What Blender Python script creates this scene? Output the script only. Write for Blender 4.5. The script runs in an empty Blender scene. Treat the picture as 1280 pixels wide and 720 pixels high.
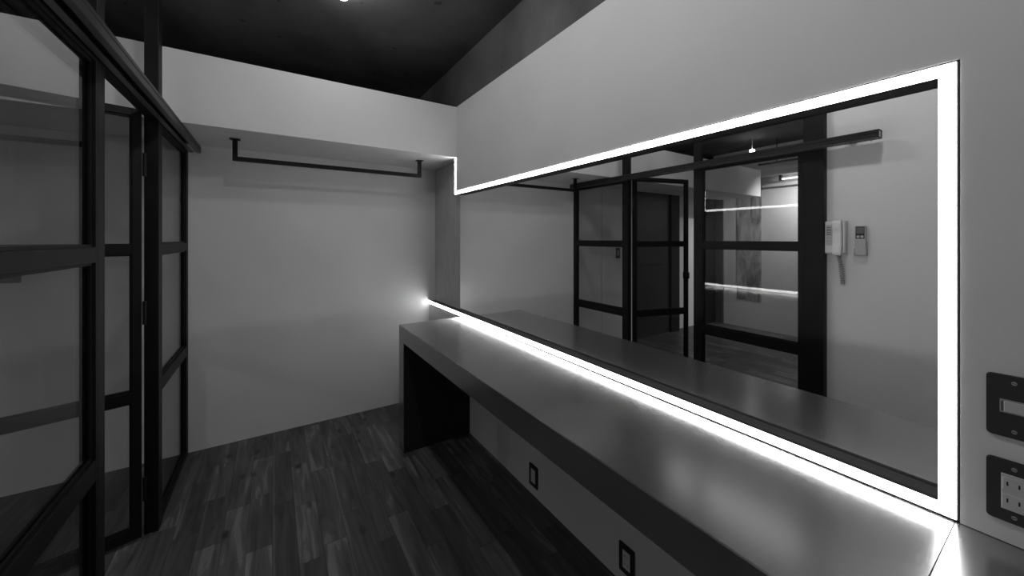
import bpy, bmesh, math, random
from mathutils import Vector, Matrix

# ------------------------------------------------------------------ scene, camera, light levels
C = bpy.context.scene.collection
sc = bpy.context.scene
EYE = 1.30
cam_d = bpy.data.cameras.new('camera')
cam = bpy.data.objects.new('camera', cam_d)
C.objects.link(cam)
cam.location = (0, 0, EYE)
cam.rotation_euler = (math.pi / 2, 0, -math.radians(32.778))
cam_d.sensor_fit = 'HORIZONTAL'
cam_d.sensor_width = 36.0
cam_d.lens = 36.0 * 465.36 / 1280
cam_d.shift_y = -(360 - 298.47) / 1280
cam_d.clip_start = 0.01
sc.camera = cam

wd = bpy.data.worlds.new('world')
wd.use_nodes = True
wd.node_tree.nodes['Background'].inputs[0].default_value = (0, 0, 0, 1)
sc.world = wd
sc.view_settings.view_transform = 'Standard'
sc.view_settings.look = 'None'
sc.view_settings.gamma = 1.0
sc.view_settings.use_curve_mapping = False
sc.view_settings.exposure = 0.0
sc.cycles.max_bounces = 14
sc.cycles.diffuse_bounces = 6
sc.cycles.glossy_bounces = 8
sc.cycles.transparent_max_bounces = 24
sc.cycles.sample_clamp_indirect = 0.0
sc.cycles.use_adaptive_sampling = False
sc.cycles.use_guiding = True

LED_POWER = 17.5          # luminous strips round the mirror
LAMP_POWER = 42       # ceiling lamp by the soffit
NEAR_LAMP_POWER = 195  # ceiling lamp above the camera
FILL_SPOT_POWER = 82  # unseen spots added to light the room behind the glass
FILL_LAMP_POWER = 135  # unseen ceiling lamp added as fill for the back wall
END_LAMP_POWER = 18
FAR_LAMP_POWER = 3.8     # ceiling lamp of the room behind the glass
TUBE_POWER = 3


# ------------------------------------------------------------------ materials
def mat(name, col, rough=0.5, metal=0.0, spec=0.5):
    m = bpy.data.materials.new(name)
    m.use_nodes = True
    b = m.node_tree.nodes['Principled BSDF']
    b.inputs['Base Color'].default_value = (col, col, col, 1) if not isinstance(col, tuple) else (*col, 1)
    b.inputs['Roughness'].default_value = rough
    b.inputs['Metallic'].default_value = metal
    b.inputs['Specular IOR Level'].default_value = spec
    return m


def N(m, t, **kw):
    n = m.node_tree.nodes.new(t)
    for k, v in kw.items():
        setattr(n, k, v)
    return n


def L(m, a, b):
    m.node_tree.links.new(a, b)


def mottle(m, lo, hi, scale, detail=6, bump=0.0, bump_scale=None, rough=None, stretch=None, dist=0.0):
    """grey noise in the base colour and an optional fine bump, in the object's own space"""
    b = m.node_tree.nodes['Principled BSDF']
    tc = N(m, 'ShaderNodeTexCoord')
    src = tc.outputs['Object']
    if stretch:
        mp = N(m, 'ShaderNodeMapping')
        mp.inputs['Scale'].default_value = stretch
        L(m, src, mp.inputs['Vector'])
        src = mp.outputs['Vector']
    n = N(m, 'ShaderNodeTexNoise')
    n.inputs['Scale'].default_value = scale
    n.inputs['Detail'].default_value = detail
    n.inputs['Distortion'].default_value = dist
    L(m, src, n.inputs['Vector'])
    r = N(m, 'ShaderNodeMapRange')
    r.inputs['From Min'].default_value = 0.3
    r.inputs['From Max'].default_value = 0.7
    r.inputs['To Min'].default_value = lo
    r.inputs['To Max'].default_value = hi
    L(m, n.outputs['Fac'], r.inputs['Value'])
    L(m, r.outputs['Result'], b.inputs['Base Color'])
    if rough:
        rr = N(m, 'ShaderNodeMapRange')
        rr.inputs['To Min'].default_value = rough[0]
        rr.inputs['To Max'].default_value = rough[1]
        L(m, n.outputs['Fac'], rr.inputs['Value'])
        L(m, rr.outputs['Result'], b.inputs['Roughness'])
    if bump:
        n2 = N(m, 'ShaderNodeTexNoise')
        n2.inputs['Scale'].default_value = bump_scale or 60
        n2.inputs['Detail'].default_value = 4
        L(m, src, n2.inputs['Vector'])
        bp = N(m, 'ShaderNodeBump')
        bp.inputs['Strength'].default_value = bump
        bp.inputs['Distance'].default_value = 0.002
        L(m, n2.outputs['Fac'], bp.inputs['Height'])
        L(m, bp.outputs['Normal'], b.inputs['Normal'])
    return m


def emission(name, strength, col=1.0):
    m = bpy.data.materials.new(name)
    m.use_nodes = True
    nt = m.node_tree
    nt.nodes.remove(nt.nodes['Principled BSDF'])
    e = nt.nodes.new('ShaderNodeEmission')
    e.inputs['Color'].default_value = (col, col, col, 1)
    e.inputs['Strength'].default_value = strength
    nt.links.new(e.outputs[0], nt.nodes['Material Output'].inputs[0])
    return m


def glass_mat(name, tint):
    """clear float glass: transparent with a Schlick reflection"""
    m = bpy.data.materials.new(name)
    m.use_nodes = True
    nt = m.node_tree
    nt.nodes.remove(nt.nodes['Principled BSDF'])
    geo = nt.nodes.new('ShaderNodeNewGeometry')
    dot = nt.nodes.new('ShaderNodeVectorMath')
    dot.operation = 'DOT_PRODUCT'
    nt.links.new(geo.outputs['Incoming'], dot.inputs[0])
    nt.links.new(geo.outputs['Normal'], dot.inputs[1])

    def mth(op, a, b=None):
        n = nt.nodes.new('ShaderNodeMath')
        n.operation = op
        for i, v in enumerate((a, b)):
            if v is None:
                continue
            if isinstance(v, (int, float)):
                n.inputs[i].default_value = v
            else:
                nt.links.new(v, n.inputs[i])
        return n.outputs[0]
    c = mth('ABSOLUTE', dot.outputs['Value'])
    om = mth('SUBTRACT', 1.0, c)
    p5 = mth('POWER', om, 5.0)
    fac = mth('ADD', mth('MULTIPLY', p5, 0.62), 0.03)
    t = nt.nodes.new('ShaderNodeBsdfTransparent')
    t.inputs[0].default_value = (tint, tint, tint, 1)
    g = nt.nodes.new('ShaderNodeBsdfGlossy')
    g.inputs['Roughness'].default_value = 0.0
    mx = nt.nodes.new('ShaderNodeMixShader')
    nt.links.new(fac, mx.inputs[0])
    nt.links.new(t.outputs[0], mx.inputs[1])
    nt.links.new(g.outputs[0], mx.inputs[2])
    nt.links.new(mx.outputs[0], nt.nodes['Material Output'].inputs[0])
    return m


def plank_mat():
    """strip flooring of many lengths, boards running along Y"""
    m = mat('wood_floor', 0.05, 0.42)
    nt = m.node_tree
    b = nt.nodes['Principled BSDF']

    def mth(op, a, b_=None, c=None):
        n = nt.nodes.new('ShaderNodeMath')
        n.operation = op
        for i, v in enumerate((a, b_, c)):
            if v is None:
                continue
            if isinstance(v, (int, float)):
                n.inputs[i].default_value = v
            else:
                nt.links.new(v, n.inputs[i])
        return n.outputs[0]
    tc = N(m, 'ShaderNodeTexCoord')
    sp = N(m, 'ShaderNodeSeparateXYZ')
    L(m, tc.outputs['Object'], sp.inputs[0])
    xs = mth('DIVIDE', sp.outputs['X'], 0.091)
    row = mth('FLOOR', xs)
    fx = mth('FRACT', xs)
    w1 = N(m, 'ShaderNodeTexWhiteNoise', noise_dimensions='1D')
    L(m, row, w1.inputs['W'])
    ln = mth('MULTIPLY_ADD', w1.outputs['Value'], 0.28, 0.34)
    ys = mth('ADD', mth('DIVIDE', sp.outputs['Y'], ln), mth('MULTIPLY', w1.outputs['Value'], 37.3))
    idx = mth('FLOOR', ys)
    fy = mth('FRACT', ys)
    cb = N(m, 'ShaderNodeCombineXYZ')
    L(m, row, cb.inputs[0])
    L(m, idx, cb.inputs[1])
    w2 = N(m, 'ShaderNodeTexWhiteNoise', noise_dimensions='2D')
    L(m, cb.outputs[0], w2.inputs['Vector'])
    # grain, offset by the board's own random number
    off = N(m, 'ShaderNodeCombineXYZ')
    L(m, mth('MULTIPLY_ADD', sp.outputs['X'], 22.0, mth('MULTIPLY', w2.outputs['Value'], 60.0)), off.inputs[0])
    L(m, mth('MULTIPLY', sp.outputs['Y'], 2.2), off.inputs[1])
    L(m, mth('MULTIPLY', w2.outputs['Value'], 31.0), off.inputs[2])
    g1 = N(m, 'ShaderNodeTexNoise')
    g1.inputs['Scale'].default_value = 1.0
    g1.inputs['Detail'].default_value = 5
    g1.inputs['Distortion'].default_value = 1.2
    L(m, off.outputs[0], g1.inputs['Vector'])
    off2 = N(m, 'ShaderNodeVectorMath', operation='MULTIPLY')
    L(m, off.outputs[0], off2.inputs[0])
    off2.inputs[1].default_value = (5.0, 1.3, 1.0)
    g2 = N(m, 'ShaderNodeTexNoise')
    g2.inputs['Scale'].default_value = 1.0
    g2.inputs['Detail'].default_value = 3
    L(m, off2.outputs[0], g2.inputs['Vector'])
    # knots
    kv = N(m, 'ShaderNodeCombineXYZ')
    L(m, mth('MULTIPLY', sp.outputs['X'], 9.0), kv.inputs[0])
    L(m, mth('MULTIPLY', sp.outputs['Y'], 4.5), kv.inputs[1])
    vo = N(m, 'ShaderNodeTexVoronoi')
    vo.inputs['Scale'].default_value = 1.0
    L(m, kv.outputs[0], vo.inputs['Vector'])
    kn = N(m, 'ShaderNodeMapRange', interpolation_type='SMOOTHSTEP')
    kn.inputs['From Min'].default_value = 0.05
    kn.inputs['From Max'].default_value = 0.20
    kn.inputs['To Min'].default_value = 0.25
    kn.inputs['To Max'].default_value = 1.0
    L(m, vo.outputs['Distance'], kn.inputs['Value'])
    # sapwood streaks along some boards
    sw = mth('GREATER_THAN', mth('ADD', g1.outputs['Fac'], mth('MULTIPLY', w2.outputs['Value'], 0.25)), 0.78)
    base = mth('MULTIPLY_ADD', mth('POWER', w2.outputs['Value'], 1.6), FLOOR_VAR, FLOOR_BASE)
    gr = mth('MULTIPLY', mth('MULTIPLY_ADD', g1.outputs['Fac'], 2.3, -0.15), mth('MULTIPLY_ADD', g2.outputs['Fac'], 0.7, 0.65))
    col = mth('MULTIPLY', mth('MULTIPLY', base, gr), kn.outputs['Result'])
    col = mth('ADD', col, mth('MULTIPLY', sw, FLOOR_BASE * 0.8))
    # pale sapwood along one edge of many boards
    edge = mth('MULTIPLY', mth('LESS_THAN', fx, mth('MULTIPLY', g1.outputs['Fac'], 0.26)), mth('GREATER_THAN', mth('FRACT', mth('MULTIPLY', w2.outputs['Value'], 7.7)), 0.55))
    col = mth('ADD', col, mth('MULTIPLY', mth('MULTIPLY', edge, g2.outputs['Fac']), FLOOR_BASE * 1.3))
    # joints between the boards
    jx = mth('MINIMUM', fx, mth('SUBTRACT', 1.0, fx))
    jy = mth('MINIMUM', fy, mth('SUBTRACT', 1.0, fy))
    jm = mth('MINIMUM', mth('GREATER_THAN', jx, 0.012), mth('GREATER_THAN', jy, 0.003))
    col = mth('MULTIPLY', col, mth('MULTIPLY_ADD', jm, 0.55, 0.45))
    L(m, col, b.inputs['Base Color'])
    L(m, mth('MULTIPLY_ADD', g2.outputs['Fac'], 0.2, 0.36), b.inputs['Roughness'])
    bp = N(m, 'ShaderNodeBump')
    bp.inputs['Strength'].default_value = 0.25
    bp.inputs['Distance'].default_value = 0.001
    L(m, mth('ADD', jm, mth('MULTIPLY', g2.outputs['Fac'], 0.4)), bp.inputs['Height'])
    L(m, bp.outputs['Normal'], b.inputs['Normal'])
    return m


def concrete_mat(name, lo, hi):
    m = mottle(mat(name, 0.08, 0.85), lo, hi, 1.6, 9, 0.35, 14, dist=0.6)
    b = m.node_tree.nodes['Principled BSDF']
    base = b.inputs['Base Color'].links[0].from_socket
    tc = N(m, 'ShaderNodeTexCoord')
    vo = N(m, 'ShaderNodeTexVoronoi')
    vo.inputs['Scale'].default_value = 7.0
    nz = N(m, 'ShaderNodeTexNoise')
    nz.inputs['Scale'].default_value = 5.0
    nz.inputs['Detail'].default_value = 3
    L(m, tc.outputs['Object'], nz.inputs['Vector'])
    va = N(m, 'ShaderNodeVectorMath', operation='MULTIPLY_ADD')
    L(m, nz.outputs['Color'], va.inputs[0])
    va.inputs[1].default_value = (0.25, 0.25, 0.25)
    L(m, tc.outputs['Object'], va.inputs[2])
    L(m, va.outputs[0], vo.inputs['Vector'])
    r = N(m, 'ShaderNodeMapRange', interpolation_type='SMOOTHSTEP')
    r.inputs['From Min'].default_value = 0.05
    r.inputs['From Max'].default_value = 0.14
    r.inputs['To Min'].default_value = 0.4
    r.inputs['To Max'].default_value = 1.0
    L(m, vo.outputs['Distance'], r.inputs['Value'])
    mu = N(m, 'ShaderNodeMath', operation='MULTIPLY')
    L(m, base, mu.inputs[0])
    L(m, r.outputs['Result'], mu.inputs[1])
    L(m, mu.outputs[0], b.inputs['Base Color'])
    return m


FLOOR_BASE, FLOOR_VAR = 0.048, 0.055
M = {}
M['wall'] = mottle(mat('white_wall_paper', 0.7, 0.75), 0.66, 0.70, 3.0, 3, 0.10, 220)
M['far_wall'] = mottle(mat('white_plaster', 0.7, 0.75), 0.66, 0.70, 3.0, 3, 0.10, 220)
M['floor'] = plank_mat()
M['concrete'] = concrete_mat('dark_concrete', 0.06, 0.15)
M['raw_concrete'] = mottle(mat('raw_concrete', 0.3, 0.9), 0.12, 0.55, 2.2, 9, 0.4, 20, stretch=(3, 3, 1), dist=1.5)
M['panel'] = mottle(mat('grey_board', 0.3, 0.7), 0.42, 0.50, 26.0, 5, 0.15, 180, stretch=(1, 1, 0.3))
M['counter'] = mottle(mat('steel_grey_counter', 0.31, 0.2, 0.85), 0.285, 0.335, 3.2, 7, rough=(0.17, 0.25), dist=0.5)
M['steel'] = mottle(mat('black_steel', 0.012, 0.5, spec=.2), 0.006, 0.010, 8.0, 3)
M['track'] = mottle(mat('dark_aluminium', 0.02, 0.4, spec=.3), 0.014, 0.020, 8.0, 3)
M['lip'] = mat('lit_lip_aluminium', 0.16, 0.35, 0.6)  # light from the LED strip painted into the track lips' paler colour
M['lining'] = mat('pale_track_lining', 0.45, 0.5)
M['channel'] = mat('black_channel', 0.02, 0.5)
M['ledge'] = mottle(mat('dark_reveal', 0.08, 0.6), 0.07, 0.09, 12.0, 3)
M['mirror'] = mat('mirror_silver', 0.86, 0.0, 1.0)
M['mirror_edge'] = mat('mirror_edge', 0.015, 0.3)
M['glass'] = glass_mat('clear_glass', 0.87)
M['led'] = emission('led_glow', LED_POWER)
M['plate'] = mat('dark_plate', 0.028, 0.38)
M['insert'] = mat('grey_insert', 0.52, 0.4)
M['insert_dark'] = mat('dark_insert', 0.30, 0.4)
M['hole'] = mat('slot_black', 0.003, 0.8)
M['screw'] = mat('screw_metal', 0.5, 0.3, 1.0)
M['white_plastic'] = mat('white_plastic', 0.74, 0.35)
M['phone_body'] = mat('phone_body_plastic', 0.60, 0.4)
M['grey_plastic'] = mat('grey_plastic', 0.42, 0.45)
M['screen'] = mat('dark_screen', 0.03, 0.2)
M['screen_lcd'] = mat('grey_lcd', 0.12, 0.25)
M['cord'] = mat('pale_cord', 0.33, 0.5)
M['dark_door'] = mottle(mat('dark_door_paint', 0.035, 0.45), 0.030, 0.042, 6.0, 4)
M['black'] = mat('black_void_paint', 0.008, 0.7)
M['casing'] = mat('grey_casing', 0.12, 0.6)
M['lamp'] = emission('lamp_glow', LAMP_POWER)
M['near_lamp'] = emission('near_lamp_glow', NEAR_LAMP_POWER)
M['fill_lamp'] = emission('fill_lamp_glow', FILL_LAMP_POWER)
M['end_lamp'] = emission('end_lamp_glow', END_LAMP_POWER)
M['far_lamp'] = emission('far_lamp_glow', FAR_LAMP_POWER)
M['tube'] = emission('tube_glow', TUBE_POWER)


# ------------------------------------------------------------------ helpers
def link(o, parent=None):
    C.objects.link(o)
    if parent is not None:
        o.parent = parent
    return o


def world_base(o):
    v = Vector((0, 0, 0))
    while o is not None:
        v += Vector(o.location)
        o = o.parent
    return v


class MB:
    """collects world-space pieces; build() makes ONE mesh object of them"""
    def __init__(self):
        self.bm = bmesh.new()

    def box(self, lo, hi, bevel=0.0, seg=2):
        lo, hi = [min(a, b) for a, b in zip(lo, hi)], [max(a, b) for a, b in zip(lo, hi)]
        t = bmesh.new()
        bmesh.ops.create_cube(t, size=1.0)
        for v in t.verts:
            v.co = Vector([lo[i] + (v.co[i] + 0.5) * (hi[i] - lo[i]) for i in range(3)])
        if bevel:
            bmesh.ops.bevel(t, geom=t.edges[:], offset=bevel, segments=seg, affect='EDGES', profile=0.5)
        return self.merge(t)

    def merge(self, t, mtx=None):
        me = bpy.data.meshes.new('tmp')
        if mtx is not None:
            t.transform(mtx)
        t.to_mesh(me)
        self.bm.from_mesh(me)
        bpy.data.meshes.remove(me)
        t.free()
        return self

    def prism(self, pts, axis, a, b, bevel=0.0):
        """extrude a 2-D outline (in the two other axes) from a to b along axis"""
        t = bmesh.new()
        o = [i for i in range(3) if i != axis]

        def P(p, h):
            c = [0, 0, 0]
            c[o[0]], c[o[1]], c[axis] = p[0], p[1], h
            return c
        va = [t.verts.new(P(p, a)) for p in pts]
        vb = [t.verts.new(P(p, b)) for p in pts]
        n = len(pts)
        t.faces.new(va)
        t.faces.new(list(reversed(vb)))
        for i in range(n):
            t.faces.new((va[i], vb[i], vb[(i + 1) % n], va[(i + 1) % n]))
        bmesh.ops.recalc_face_normals(t, faces=t.faces[:])
        if bevel:
            bmesh.ops.bevel(t, geom=t.edges[:], offset=bevel, segments=2, affect='EDGES')
        return self.merge(t)

    def cyl(self, p, q, r, n=20, r2=None, bevel=0.0):
        p, q = Vector(p), Vector(q)
        t = bmesh.new()
        bmesh.ops.create_cone(t, cap_ends=True, segments=n, radius1=r, radius2=r if r2 is None else r2, depth=(q - p).length)
        if bevel:
            bmesh.ops.bevel(t, geom=[e for e in t.edges if len(e.link_faces) == 2 and abs(e.link_faces[0].normal.z - e.link_faces[1].normal.z) > .5], offset=bevel, segments=2, affect='EDGES')
        mt = Matrix.Translation((p + q) / 2) @ (q - p).to_track_quat('Z', 'Y').to_matrix().to_4x4()
        return self.merge(t, mt)

    def sphere(self, c, r, sz=1.0):
        t = bmesh.new()
        bmesh.ops.create_uvsphere(t, u_segments=24, v_segments=14, radius=r)
        return self.merge(t, Matrix.Translation(c) @ Matrix.Diagonal((1, 1, sz, 1)))

    def tube(self, path, r, n=8):
        pts = [Vector(p) for p in path]
        t = bmesh.new()
        rings = []
        up = Vector((0.3, 0.9, 0.2)).normalized()
        for i, p in enumerate(pts):
            d = (pts[min(i + 1, len(pts) - 1)] - pts[max(i - 1, 0)]).normalized()
            a = d.cross(up).normalized()
            up = a.cross(d).normalized()
            rings.append([t.verts.new(p + r * (math.cos(2 * math.pi * k / n) * a + math.sin(2 * math.pi * k / n) * up)) for k in range(n)])
        for i in range(len(rings) - 1):
            for k in range(n):
                t.faces.new((rings[i][k], rings[i][(k + 1) % n], rings[i + 1][(k + 1) % n], rings[i + 1][k]))
        t.faces.new(list(reversed(rings[0])))
        t.faces.new(rings[-1])
        bmesh.ops.recalc_face_normals(t, faces=t.faces[:])
        return self.merge(t)

    def build(self, name, m, parent=None, base=None, smooth=False):
        b = Vector(base) if base is not None else (world_base(parent) if parent is not None else None)
        if b is None:
            vs = self.bm.verts
            lo = Vector([min(v.co[i] for v in vs) for i in range(3)])
            hi = Vector([max(v.co[i] for v in vs) for i in range(3)])
            b = Vector(((lo.x + hi.x) / 2, (lo.y + hi.y) / 2, lo.z))
        for v in self.bm.verts:
            v.co -= b
        bmesh.ops.recalc_face_normals(self.bm, faces=self.bm.faces[:])
        me = bpy.data.meshes.new(name)
        self.bm.to_mesh(me)
        self.bm.free()
        me.materials.append(m)
        if smooth:
            for p in me.polygons:
                p.use_smooth = True
        o = bpy.data.objects.new(name, me)
        if parent is None:
            o.location = b
        return link(o, parent)


def thing(name, label, cat, loc, group=None):
    o = bpy.data.objects.new(name, None)
    o.empty_display_size = 0.05
    o.location = loc
    link(o)
    o['label'], o['category'] = label, cat
    if group:
        o['group'] = group
    return o


def tag(o, label, cat, group=None):
    o['label'], o['category'] = label, cat
    if group:
        o['group'] = group
    return o


def struct(name, mb, m, parent=None):
    o = mb.build(name, m, parent, base=(0, 0, 0) if parent is None else None)
    o['kind'] = 'structure'
    return o


def box(lo, hi, bevel=0.0):
    return MB().box(lo, hi, bevel)


# ------------------------------------------------------------------ key planes (metres)
WX = 1.092            # face of the mirror wall
LOWX = 1.113          # wall under the counter
MX = 1.127            # mirror face
BY = 2.965            # back wall
SY = 2.421            # front of the lowered soffit over the back of the room
SZ, TZ = 1.874, 2.229  # underside of the soffit, top of the white walls
CZ = 2.605            # concrete ceiling
PX = -0.429           # partition, room face
FX = -3.60            # end wall of the room behind the glass
LWX = -0.472          # white wall beyond the partition's end
NY = -1.50            # wall behind the camera
FNY = -0.6
CF, CTOP, CBOT, CEND, SEAM = 0.668, 0.762, 0.667, 2.345, 0.139   # counter
RY = 3.22             # recessed part of the far room's back wall

# ------------------------------------------------------------------ setting
struct('floor', box((-3.75, NY - .1, -0.10), (1.40, 3.66, 0.0)), M['floor'])
struct('ceiling', box((-3.75, NY - .1, CZ), (1.40, 3.66, CZ + .12)), M['concrete'])
struct('trim_1', box((1.152, NY, TZ - .05), (1.30, 3.55, CZ)), M['concrete'])          # concrete beam side above the mirror wall
mb = MB()
mb.box((WX, NY, 1.640), (1.150, SY, TZ))
mb.box((WX, NY, CTOP + .001), (1.150, 0.133, 1.640))
mb.box((LOWX, NY, 0.0), (1.150, 2.36, 0.7515))
mb.box((WX + .002, 2.36, 0.0), (1.150, BY, 0.7515))
mb.box((1.1505, NY, 0.0), (1.30, 3.55, TZ - .051))
struct('wall_right', mb, M['wall'])
struct('wall_back', box((-1.40, BY, 0.0), (1.149, BY + .12, TZ)), M['wall'])
struct('trim_10', box((-3.75, 3.55, 0), (1.30, 3.65, CZ)), M['concrete'])                 # concrete behind the soffit
struct('trim_11', box((-1.279, BY + .121, TZ - .06), (1.149, 3.549, TZ)), M['concrete'])
struct('trim_2', box((-3.32, SY, SZ), (1.149, BY - .001, TZ)), M['wall'])                   # lowered soffit
struct('trim_3', box((1.1445, 2.4470, 0.7895), (1.1502, BY - .001, SZ - .001)), M['panel'])     # grey board beside the mirror
mb = MB()
RX = 1.1062
mb.box((RX, 0.160, 0.752), (1.150, BY - .001, 0.7893))
mb.box((RX, 0.160, 1.6130), (1.150, 2.4465, 1.6400))
mb.box((RX, 0.1335, 0.752), (1.150, 0.1598, 1.6400))
mb.box((RX, 2.4215, 1.6401), (1.150, 2.4465, SZ - .001))
struct('trim_4', mb, M['ledge'])                                                             # dark reveals behind the luminous strip
struct('wall_front', box((-3.75, NY - .1, 0), (1.40, NY, CZ)), M['wall'])
struct('wall_left', box((PX - .12, NY, 0), (LWX, 0.833, CZ)), M['wall'])

# room behind the glass
struct('wall_far', box((FX - .12, FNY, 0), (FX, RY - .001, CZ)), M['far_wall'])
mb = MB()
mb.box((-3.75, RY, 0), (-1.281, RY + .12, TZ))
mb.box((-1.40, BY + .121, 0), (-1.281, RY - .001, TZ))
struct('wall_recess', mb, M['far_wall'])
struct('wall_side', box((FX, FNY - .1, 0), (PX - .121, FNY, CZ)), M['far_wall'])
struct('trim_5', box((FX, 2.531, 0.40), (FX + .004, 2.868, TZ)), M['raw_concrete'])         # strip of bare concrete
struct('trim_6', box((FX, FNY, 2.16), (FX + .16, 2.50, 2.275)), M['far_wall'])             # beam along the end wall
struct('trim_7', box((FX, FNY, 2.02), (FX + .05, 2.50, 2.035)), M['far_wall'])
d = struct('door_1', box((-2.41, RY - .04, 0.0), (-1.42, RY, 2.10)), M['dark_door'])
struct('door_frame', box((-2.60, RY - .07, 0.0), (-2.41, RY, 2.10)), M['black'], d)
struct('door_rail', box((-2.41, RY - .044, 0.95), (-1.42, RY - .0395, 0.956)), M['black'], d)
struct('door_2', box((-3.599, RY - .05, 0.0), (-3.27, RY, 2.10)), M['black'])
struct('trim_8', box((FX, 3.055, 0), (FX + .03, 3.169, 2.1)), M['casing'])
struct('trim_9', box((-.8515, BY - .0012, 0), (-.8485, BY + .001, SZ)), M['casing'])         # joint in the back wall

# ------------------------------------------------------------------ counter
ct = thing('counter', 'long grey counter under the mirror with a slab leg at its far end', 'counter', (0.89, 1.25, 0))
mb = MB()
mb.prism([(CF, CBOT), (CF, CTOP - .0025), (CF + .0025, CTOP), (LOWX - .001, CTOP), (LOWX - .001, CBOT)], 1, SEAM + .0008, CEND)
mb.build('worktop', M['counter'], ct)
box((CF, CEND - .094, 0.0), (LOWX - .001, CEND, CBOT), 0.0018).build('leg', M['counter'], ct)
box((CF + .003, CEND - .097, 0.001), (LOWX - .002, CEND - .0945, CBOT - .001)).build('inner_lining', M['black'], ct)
mb = MB()
mb.prism([(CF, CBOT), (CF, CTOP - .0025), (CF + .0025, CTOP), (LOWX - .001, CTOP), (LOWX - .001, CBOT)], 1, NY + .02, SEAM - .0008)
o = mb.build('worktop', M['counter'])
tag(o, 'near grey worktop beyond the seam, below the switch and power plates', 'worktop')

# ------------------------------------------------------------------ mirror and luminous frame
mt = thing('mirror', 'large wall mirror framed by the glowing strip above the counter', 'mirror', (1.13, 1.28, 0.766))
box((MX, 0.1602, 0.7895), (MX + .004, 2.432, 1.6128)).build('mirror_glass', M['mirror'], mt)
box((MX + .0041, 0.1602, 0.7895), (1.1443, 2.4325, 1.6128)).build('backing', M['mirror_edge'], mt)

led = thing('led_light', 'glowing white strip light running round the mirror', 'light', (WX, 1.3, 0.766))
g = 0.0022            # dark lip of the channel
B = 0.0228            # width of the luminous face
x0, x1 = WX - .001, WX + .009
YR, YL = 0.1352, SY + .0015      # right outer edge; left vertical starts at the soffit corner
ZB, ZT = 0.7645, 1.6382
# luminous faces
box((x0, YR + g + B, ZB + g), (x1, BY - .002, ZB + g + B)).build('diffuser', M['led'], led)          # bottom
box((x0, YR + g + B, ZT - g - B), (x1, YL + g + B, ZT - g)).build('diffuser', M['led'], led)         # top
box((x0, YR + g, ZB + g), (x1, YR + g + B, ZT - g)).build('diffuser', M['led'], led)                 # right
box((x0, YL + g, ZT - g), (x1, YL + g + B, SZ - .002)).build('diffuser', M['led'], led)              # left, up to the soffit
# dark channel behind and along the outer edges
mb = MB()
xb = x1 + .004
mb.box((x1, YR, ZB), (xb, BY - .002, ZB + g + B))
mb.box((x1, YR, ZT - g - B), (xb, YL + g + B, ZT))
mb.box((x1, YR, ZB), (xb, YR + g + B, ZT))
mb.box((x1, YL, ZT), (xb, YL + g + B, SZ - .002))
mb.box((x0 + .0015, YR, ZB), (x1, BY - .002, ZB + g))
mb.box((x0 + .0015, YR, ZT - g), (x1, YL, ZT))
mb.box((x0 + .0015, YR, ZB + g), (x1, YR + g, ZT - g))
e = .0006
mb.box((x0 + .0002, YR + g + B, ZB + g + B), (x1, BY - .002, ZB + g + B + e))
mb.box((x0 + .0002, YR + g + B, ZT - g - B - e), (x1, YL + g + B, ZT - g - B))
mb.box((x0 + .0002, YR + g + B, ZB + g + B), (x1, YR + g + B + e, ZT - g - B))
mb.box((x0 + .0002, YL + g + B, ZT - g - B), (x1, YL + g + B + e, SZ - .002))
mb.build('channel', M['channel'], led)


# ------------------------------------------------------------------ steel and glass partition
PB = PX - .034        # back of the frames


def bar(lo, hi):
    return box(lo, hi, 0.0015)


def glazed_panel(root, y0, y1, sw0, sw1, rails, zt, sill):
    """stiles at both ends, glazing beads, rails, one pane in each opening"""
    if sw0:
        bar((PB, y0, 0), (PX, y0 + sw0, zt)).build('stile', M['steel'], root)
    if sw1:
        bar((PB, y1 - sw1, 0), (PX, y1, zt)).build('stile', M['steel'], root)
    a, b = y0 + sw0, y1 - sw1
    zs = [(0.0, sill)] + rails + [(zt - .012, zt)]
    for z0, z1 in zs:
        bar((PB, a, z0), (PX, b, z1)).build('rail', M['steel'], root)
    xm = (PX + PB) / 2
    for (p, q), (r, s) in zip(zs[:-1], zs[1:]):
        box((xm - .003, a, q), (xm + .003, b, r)).build('pane', M['glass'], root)
        mb = MB()
        for x in (xm - .009, xm + .003):
            mb.box((x, a, q), (x + .006, b, q + .008))
            mb.box((x, a, r - .008), (x + .006, b, r))
            mb.box((x, a, q + .008), (x + .006, a + .008, r - .008))
            mb.box((x, b - .008, q + .008), (x + .006, b, r - .008))
        mb.build('glazing_bead', M['steel'], root)


RAILS = [(0.600, 0.660), (1.231, 1.276)]
HZ0, HZ1 = 1.826, 1.870
p = thing('glass_partition', 'narrow fixed glass panel in black steel against the back wall', 'partition', (PX, 2.63, 0))
glazed_panel(p, 2.308, BY - .001, 0.0, 0.050, RAILS, HZ0, 0.03)
p = thing('glass_partition', 'wide fixed glass panel in black steel nearest the camera, left of the open door', 'partition', (PX, 1.25, 0))
glazed_panel(p, 0.934, 1.570, 0.022, 0.012, RAILS, HZ0, 0.05)


def post(y0, y1, label, xf=PX + .004, xb=PX - .044):
    o = MB().box((xf, y0, 0), (xb, y1, CZ), 0.002).build('steel_post', M['steel'])
    return tag(o, label, 'post', 'black steel posts of the glass partition')


post(2.245, 2.308, 'black steel post the glass door hangs on')
post(1.571, 1.627, 'black steel post between the open doorway and the wide glass panel', PX, PB)
post(0.834, 0.933, 'broad black steel post at the end of the white wall with the telephone', xb=PX - .10)

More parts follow.
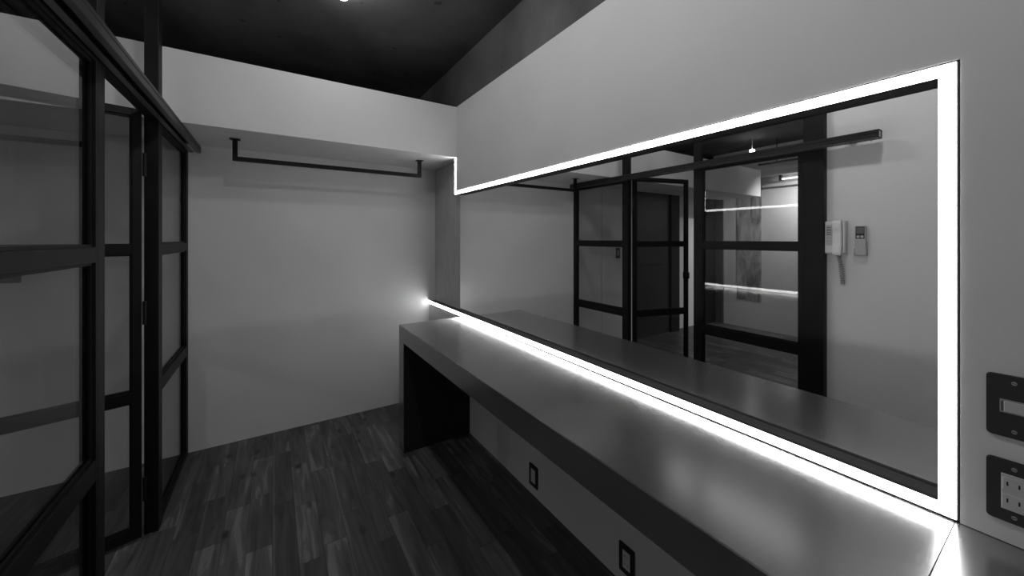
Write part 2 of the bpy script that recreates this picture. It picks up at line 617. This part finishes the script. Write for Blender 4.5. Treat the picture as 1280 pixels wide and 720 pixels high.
o = box((PB, 0.934, HZ0 + .001), (PX, 1.570, HZ1)).box((PB, 1.628, HZ0 + .001), (PX - .001, 2.244, HZ1)).box((PB, 2.309, HZ0 + .001), (PX, BY - .001, HZ1)).build('header_beam', M['steel'])
tag(o, 'black steel head rail across the top of the glass partition behind the track', 'beam')

# sliding-door track: an open-bottomed channel in front of the partition
TY0, TY1 = 0.588, 2.950
tx0, tx1 = -.423, -.367
tr = thing('sliding_track', 'dark aluminium sliding door track above the partition, running onto the white wall', 'track', (-.396, 1.77, HZ0))
zt0, zt1 = 1.824, 1.866
mb = MB()
mb.prism([(tx0, zt0), (tx0, zt1), (tx1 - .003, zt1), (tx1, zt1 - .004), (tx1, zt1 - .015), (tx1 - .002, zt1 - .017), (tx1 - .002, zt1 - .021), (tx1, zt1 - .023), (tx1, zt0),
          (tx1 - .018, zt0), (tx1 - .018, zt0 + .004), (tx1 - .004, zt0 + .004), (tx1 - .004, zt1 - .004),
          (tx0 + .004, zt1 - .004), (tx0 + .004, zt0 + .004), (tx0 + .018, zt0 + .004), (tx0 + .018, zt0)], 1, TY0, TY1)
mb.build('channel', M['track'], tr)
for xa, xb in ((tx1 - .0185, tx1 - .0005), (tx0 + .0005, tx0 + .0185)):
    box((xa, TY0 + .001, zt0 - .0015), (xb, TY1 - .001, zt0 - .0001), .0004).build('lip', M['lip'], tr)
box((tx0 + .005, TY0 + .2, zt0 + .020), (tx1 - .005, 2.72, zt0 + .024)).build('slot_cover', M['channel'], tr)
box((tx0 + .006, 2.72, zt0 + .005), (tx1 - .006, TY1 - .01, zt0 + .008)).build('lining', M['lining'], tr)
box((tx0 + .005, TY0 + .003, zt0 + .006), (tx1 - .005, TY0 + .008, zt1 - .005)).build('end_plug', M['white_plastic'], tr)
MB().cyl((-.396, TY0 + .035, zt0 - .012), (-.396, TY0 + .035, zt0 + .004), 0.003, 10).build('stop_screw', M['screw'], tr)
mb = MB()
for y in (0.72, 1.6, 2.3, 2.85):
    mb = MB().box((tx0 - .001 if y > 1 else LWX, y - .02, zt0 + .008), (tx0, y + .02, zt1 - .004))
    mb.build('bracket', M['track'], tr)

# open door leaf, built closed along -Y from its hinge then swung
HX, HY = PX - .044, 2.214
leaf = thing('glass_door', 'open glass door in a slim black steel frame, hinged on the post', 'door', (HX, HY, 0))
LW, LT, LZ0, LZ1 = 0.595, 0.030, 0.014, 1.857
st = 0.030


def lbox(lo, hi, name, m, bev=0.0):
    return MB().box(lo, hi, bev).build(name, m, leaf, base=(0, 0, 0))


lbox((-LT, -st, LZ0), (0, 0, LZ1), 'stile', M['steel'], .0015)
lbox((-LT, -LW, LZ0), (0, -LW + st, LZ1), 'stile', M['steel'], .0015)
zs = [(LZ0, 0.058), (0.600, 0.645), (1.233, 1.272), (LZ1 - .032, LZ1)]
for z0, z1 in zs:
    lbox((-LT, -LW + st, z0), (0, -st, z1), 'rail', M['steel'], .0015)
for (p_, q), (r_, s) in zip(zs[:-1], zs[1:]):
    lbox((-LT / 2 - .003, -LW + st, q), (-LT / 2 + .003, -st, r_), 'pane', M['glass'])
    mb = MB()
    for x in (-LT / 2 - .009, -LT / 2 + .003):
        mb.box((x, -LW + st, q), (x + .006, -st, q + .007))
        mb.box((x, -LW + st, r_ - .007), (x + .006, -st, r_))
        mb.box((x, -LW + st, q + .007), (x + .006, -LW + st + .007, r_ - .007))
        mb.box((x, -st - .007, q + .007), (x + .006, -st, r_ - .007))
    mb.build('glazing_bead', M['steel'], leaf, base=(0, 0, 0))
for z in (0.22, 0.98, 1.62):
    MB().cyl((0.004, 0.008, z - .05), (0.004, 0.008, z + .05), 0.007, 14).build('hinge', M['steel'], leaf, base=(0, 0, 0))
mb = MB().box((-LT - .012, -LW - .001, 0.925), (.012, -LW + .028, 0.985), .002)
mb.build('latch', M['steel'], leaf, base=(0, 0, 0))
leaf.rotation_euler = (0, 0, -math.radians(74))

# ------------------------------------------------------------------ clothes rails


def clothes_rail(x0_, x1_, y, label):
    r = thing('clothes_rail', label, 'clothes rail', ((x0_ + x1_) / 2, y, 1.749))
    s = 0.012
    box((x0_ - s, y - s, 1.749), (x1_ + s, y + s, 1.773), .001).build('bar', M['steel'], r)
    for x in (x0_, x1_):
        h = box((x - s, y - s, 1.773), (x + s, y + s, SZ - .004), .001).build('hanger', M['steel'], r)
        hb = world_base(r)
        MB().box((x - .025, y - .025, SZ - .004), (x + .025, y + .025, SZ), .001).build('flange', M['steel'], h, base=hb)
    return r


clothes_rail(-.180, 0.908, 2.665, 'black square clothes rail hanging from the soffit in front of the back wall')


# ------------------------------------------------------------------ electrical plates on the mirror wall
def rounded(y0, z0, y1, z1, r, n=5):
    pts = []
    for cy, cz, a0 in ((y1 - r, z1 - r, 0), (y0 + r, z1 - r, 90), (y0 + r, z0 + r, 180), (y1 - r, z0 + r, 270)):
        for k in range(n + 1):
            a = math.radians(a0 + 90 * k / n)
            pts.append((cy + r * math.cos(a), cz + r * math.sin(a)))
    return pts


def plate_body(root, x, y0, y1, z0, z1, m, th=0.006):
    mb = MB()
    mb.prism(rounded(y0, z0, y1, z1, .006), 0, x - th, x, 0.0015)
    mb.build('plate', m, root)


def screws(root, x, y, zs_):
    for z in zs_:
        s_ = MB().cyl((x - .0011, y, z), (x + .0005, y, z), 0.0032, 14).build('screw', M['screw'], root)
        MB().box((x - .0014, y - .0026, z - .0005), (x - .0010, y + .0026, z + .0005)).build('slot', M['hole'], s_, base=world_base(root))


sw = thing('light_switch', 'dark metal switch plate with one grey rocker at the right edge', 'switch', (WX, .067, .951))
plate_body(sw, WX, .032, .102, .9505, 1.060, M['plate'])
f = WX - .006
screws(sw, f, .0715, (1.0475, .963))
box((f - .0012, .0465, .9935), (f + .001, .0870, 1.0170), .0008).build('rocker_surround', M['insert_dark'], sw)
rk = box((f - .0035, .0490, .9960), (f, .0820, 1.0145), .001).build('rocker', M['insert'], sw)
MB().box((f - .0038, .0565, 1.0030), (f - .0033, .0585, 1.0075)).build('indicator', M['hole'], rk, base=world_base(sw))
MB().box((f - .0016, .0838, .9965), (f - .0010, .0850, 1.0140)).build('gap', M['hole'], sw)

so = thing('power_outlet', 'dark metal socket plate with grey double outlet, below the switch', 'outlet', (WX, .067, .801))
plate_body(so, WX, .032, .102, .8015, .9105, M['plate'])
screws(so, f, .0715, (.8975, .8135))
box((f - .0020, .0470, .8245), (f + .001, .0855, .8865), .0008).build('socket_insert', M['insert'], so)
for z in (.8705, .8415):
    fc = box((f - .0028, .0540, z - .0105), (f - .0018, .0835, z + .0105), .0004).build('socket_face', M['insert'], so)
    for y in (.0785, .0660):
        MB().box((f - .0031, y - .0010, z - .0036), (f - .0027, y + .0010, z + .0036)).build('slot', M['hole'], fc, base=world_base(so))

for y, lab in ((1.523, 'small dark socket plate low on the wall under the counter, nearer its leg'),
               (0.934, 'small dark socket plate low on the wall under the counter, nearer the camera')):
    r = thing('wall_outlet', lab, 'outlet', (LOWX, y, .049), 'socket plates under the counter')
    plate_body(r, LOWX, y - .036, y + .036, .047, .157, M['plate'])
    ff = LOWX - .006
    box((ff - .0015, y - .017, .069), (ff + .001, y + .017, .135), .0008).build('socket_insert', M['white_plastic'], r)
    for z in (.117, .087):
        fc = box((ff - .0022, y - .013, z - .010), (ff - .0013, y + .013, z + .010), .0003).build('socket_face', M['white_plastic'], r)
        for dy in (-.0063, .0063):
            MB().box((ff - .0025, y + dy - .001, z - .0036), (ff - .0021, y + dy + .001, z + .0036)).build('slot', M['hole'], fc, base=world_base(r))

# small switch in the room behind the glass
r = thing('wall_switch', 'small grey switch plate on the wall seen through the glass partition', 'switch', (-1.115, BY, 1.08))
MB().prism(rounded(-1.150, 1.075, -1.080, 1.195, .006), 1, BY - .006, BY, .0015).build('plate', M['plate'], r)
box((-1.128, BY - .009, 1.105), (-1.102, BY - .005, 1.165), .001).build('rocker', M['insert_dark'], r)

# ------------------------------------------------------------------ intercom telephone on the white wall
ph = thing('intercom_phone', 'white wall telephone with handset and hanging cord beside the broad post', 'telephone', (LWX, .788, 1.21))
xw = LWX
mb = MB()
mb.prism([(xw, 1.213), (xw + .030, 1.213), (xw + .036, 1.222), (xw + .030, 1.400), (xw, 1.402)], 1, .736, .829, .002)
mb.build('base', M['phone_body'], ph)
kp = box((xw + .0325, .797, 1.262), (xw + .0350, .824, 1.380), .0005).build('speaker_panel', M['grey_plastic'], ph)
for k in range(5):
    z = 1.322 + k * .0105
    MB().box((xw + .0346, .800, z), (xw + .0354, .821, z + .004)).build('grille_slot', M['hole'], kp, base=world_base(ph))
for z, y in ((1.286, .805), (1.286, .816), (1.304, .805), (1.304, .816)):
    MB().cyl((xw + .034, y, z), (xw + .0362, y, z), .0036, 12).build('button', M['insert_dark'], kp, base=world_base(ph))
# handset: two thick ends joined by a slimmer grip, seen from the side as an outline
mb = MB()
mb.prism([(xw + .033, 1.206), (xw + .066, 1.208), (xw + .070, 1.218), (xw + .068, 1.250), (xw + .060, 1.272), (xw + .060, 1.340),
          (xw + .066, 1.362), (xw + .068, 1.394), (xw + .064, 1.404), (xw + .033, 1.406), (xw + .033, 1.362), (xw + .042, 1.350),
          (xw + .042, 1.262), (xw + .033, 1.250)], 1, .748, .786, .004)
mb.build('handset', M['white_plastic'], ph)
box((xw + .030, .7375, 1.222), (xw + .046, .7445, 1.398), .002).build('cradle', M['white_plastic'], ph)
path, turns = [], 26
for k in range(turns * 10 + 1):
    s_ = k / (turns * 10)
    a = 2 * math.pi * k / 10
    if s_ < .5:                                       # down from the handset
        u = s_ * 2
        c = (xw + .030 - .014 * u, .766 - .012 * u, 1.207 - .165 * u)
    else:                                             # and back up to the base
        u = (s_ - .5) * 2
        c = (xw + .016, .754 + .022 * u - .010 * math.sin(u * math.pi), 1.042 + .170 * u)
    path.append((c[0] + .0075 * math.cos(a), c[1] + .0075 * math.sin(a), c[2]))
MB().tube(path, .0019, 6).build('cord', M['cord'], ph, smooth=True)

rc = thing('remote_control', 'grey remote control with a dark screen in its wall holder', 'remote control', (LWX, .684, 1.21))
MB().prism(rounded(.6505, 1.212, .6965, 1.371, .006), 0, xw + .004, xw + .022, .002).build('body', M['grey_plastic'], rc)
scn = MB().prism(rounded(.655, 1.300, .692, 1.367, .002), 0, xw + .0215, xw + .0228).build('display_surround', M['screen'], rc)
MB().box((xw + .0226, .658, 1.328), (xw + .0234, .689, 1.362)).build('display', M['screen_lcd'], scn, base=world_base(rc))
for y in (.6655, .6815):
    MB().prism(rounded(y - .006, 1.305, y + .006, 1.318, .002), 0, xw + .0226, xw + .0240).build('button', M['grey_plastic'], scn, base=world_base(rc))
mb = MB().prism(rounded(.6475, 1.209, .6995, 1.285, .005), 0, xw, xw + .005)
mb.box((xw, .6475, 1.2085), (xw + .026, .6995, 1.2115)).box((xw, .6475, 1.2085), (xw + .024, .6500, 1.245)).box((xw, .697, 1.2085), (xw + .024, .6995, 1.245))
mb.build('holder', M['grey_plastic'], rc)
ph.location.y += .0035
rc.location.y += .008


# ------------------------------------------------------------------ lamps
def ceiling_lamp(x, y, zb, label, m, rad=.04, group=None, stem=None):
    """short round housing with a luminous dome under it"""
    r = thing('ceiling_lamp', label, 'lamp', (x, y, zb), group)
    MB().cyl((x, y, zb + rad * 1.4), (x, y, CZ), stem or rad * .8, 32, bevel=.002 if stem is None else 0).build('housing', M['white_plastic'], r)
    t = bmesh.new()
    bmesh.ops.create_uvsphere(t, u_segments=28, v_segments=16, radius=rad)
    bmesh.ops.bisect_plane(t, geom=t.verts[:] + t.edges[:] + t.faces[:], plane_co=(0, 0, rad * .45), plane_no=(0, 0, 1), clear_outer=True)
    MB().merge(t, Matrix.Translation((x, y, zb + rad - .0005))).build('dome', m, r, smooth=True)
    return r


ceiling_lamp(.298, 2.047, 2.512, 'round lamp on the dark concrete ceiling at the top edge of the picture', M['lamp'])
ceiling_lamp(.260, 1.30, 2.512, 'round fill lamp added out of view on the ceiling over the middle of the counter', M['fill_lamp'])  # added out of view to brighten the back wall
ceiling_lamp(.260, 0.50, 2.512, 'round lamp on the concrete ceiling above the camera', M['near_lamp'])
ll = thing('linear_lamp', 'long narrow ceiling lamp of the room behind the glass, parallel to the partition', 'lamp', (-1.05, 1.50, 2.50))
box((-1.12, .70, 2.535), (-.98, 2.26, CZ), .003).build('housing', M['white_plastic'], ll)
MB().prism([(-1.115, 2.534), (-1.110, 2.515), (-1.085, 2.503), (-1.015, 2.503), (-.990, 2.515), (-.985, 2.534)], 1, .705, 2.255).build('diffuser', M['far_lamp'], ll)
ceiling_lamp(-2.95, 2.36, 2.405, 'small hanging lamp of the other room, reflected just above the track', M['end_lamp'], .03, stem=.004)
tl = thing('tube_lamp', 'bright tube lamp under the beam of the other room', 'lamp', (FX + .08, 1.7, 2.10))
MB().cyl((FX + .085, 1.30, 2.105), (FX + .085, 2.245, 2.105), .011, 18).build('tube', M['tube'], tl)
for y in (1.27, 2.246):
    box((FX + .060, y, 2.085), (FX + .110, y + .029, 2.159), .002).build('lamp_holder', M['channel'], tl)
o = box((-3.265, 0.9, 2.280), (-3.230, 2.415, 2.305), .001)
for y in (1.1, 2.2):
    o.cyl((-3.2475, y, 2.305), (-3.2475, y, CZ), .006, 12)
tag(o.build('lighting_track', M['track']), 'dark lighting track hanging below the ceiling of the other room', 'lighting track')

# unseen fill spots, added to brighten the other room's end wall and floor
def fill_spot(y, target, power, label):
    sl = thing('fill_spot', label, 'lamp', (-3.2475, y, 2.16))
    MB().cyl((-3.2475, y, 2.225), (-3.2475, y, 2.280), .008, 14).build('stem', M['track'], sl)
    p0 = Vector((-3.2475, y, 2.20))
    aim = (Vector(target) - p0).normalized()
    MB().cyl(p0 - aim * .05, p0 + aim * .05, .032, 24, bevel=.002).build('head', M['track'], sl)
    sd = bpy.data.lights.new('fill_spot_light', 'SPOT')
    sd.energy = power
    sd.spot_size = math.radians(95)
    sd.spot_blend = 0.9
    sd.shadow_soft_size = .025
    o_ = bpy.data.objects.new('fill_spot_light', sd)
    o_.location = aim * .056 + p0 - world_base(sl)
    o_.rotation_euler = aim.to_track_quat('-Z', 'Y').to_euler()
    link(o_, sl)


fill_spot(1.55, (FX, 2.60, 1.15), FILL_SPOT_POWER, 'unseen fill spot added on the lighting track to brighten the end wall of the other room')
fill_spot(1.15, (-2.30, 1.70, 0.0), FILL_SPOT_POWER, 'unseen fill spot added on the lighting track to brighten the floor of the other room')
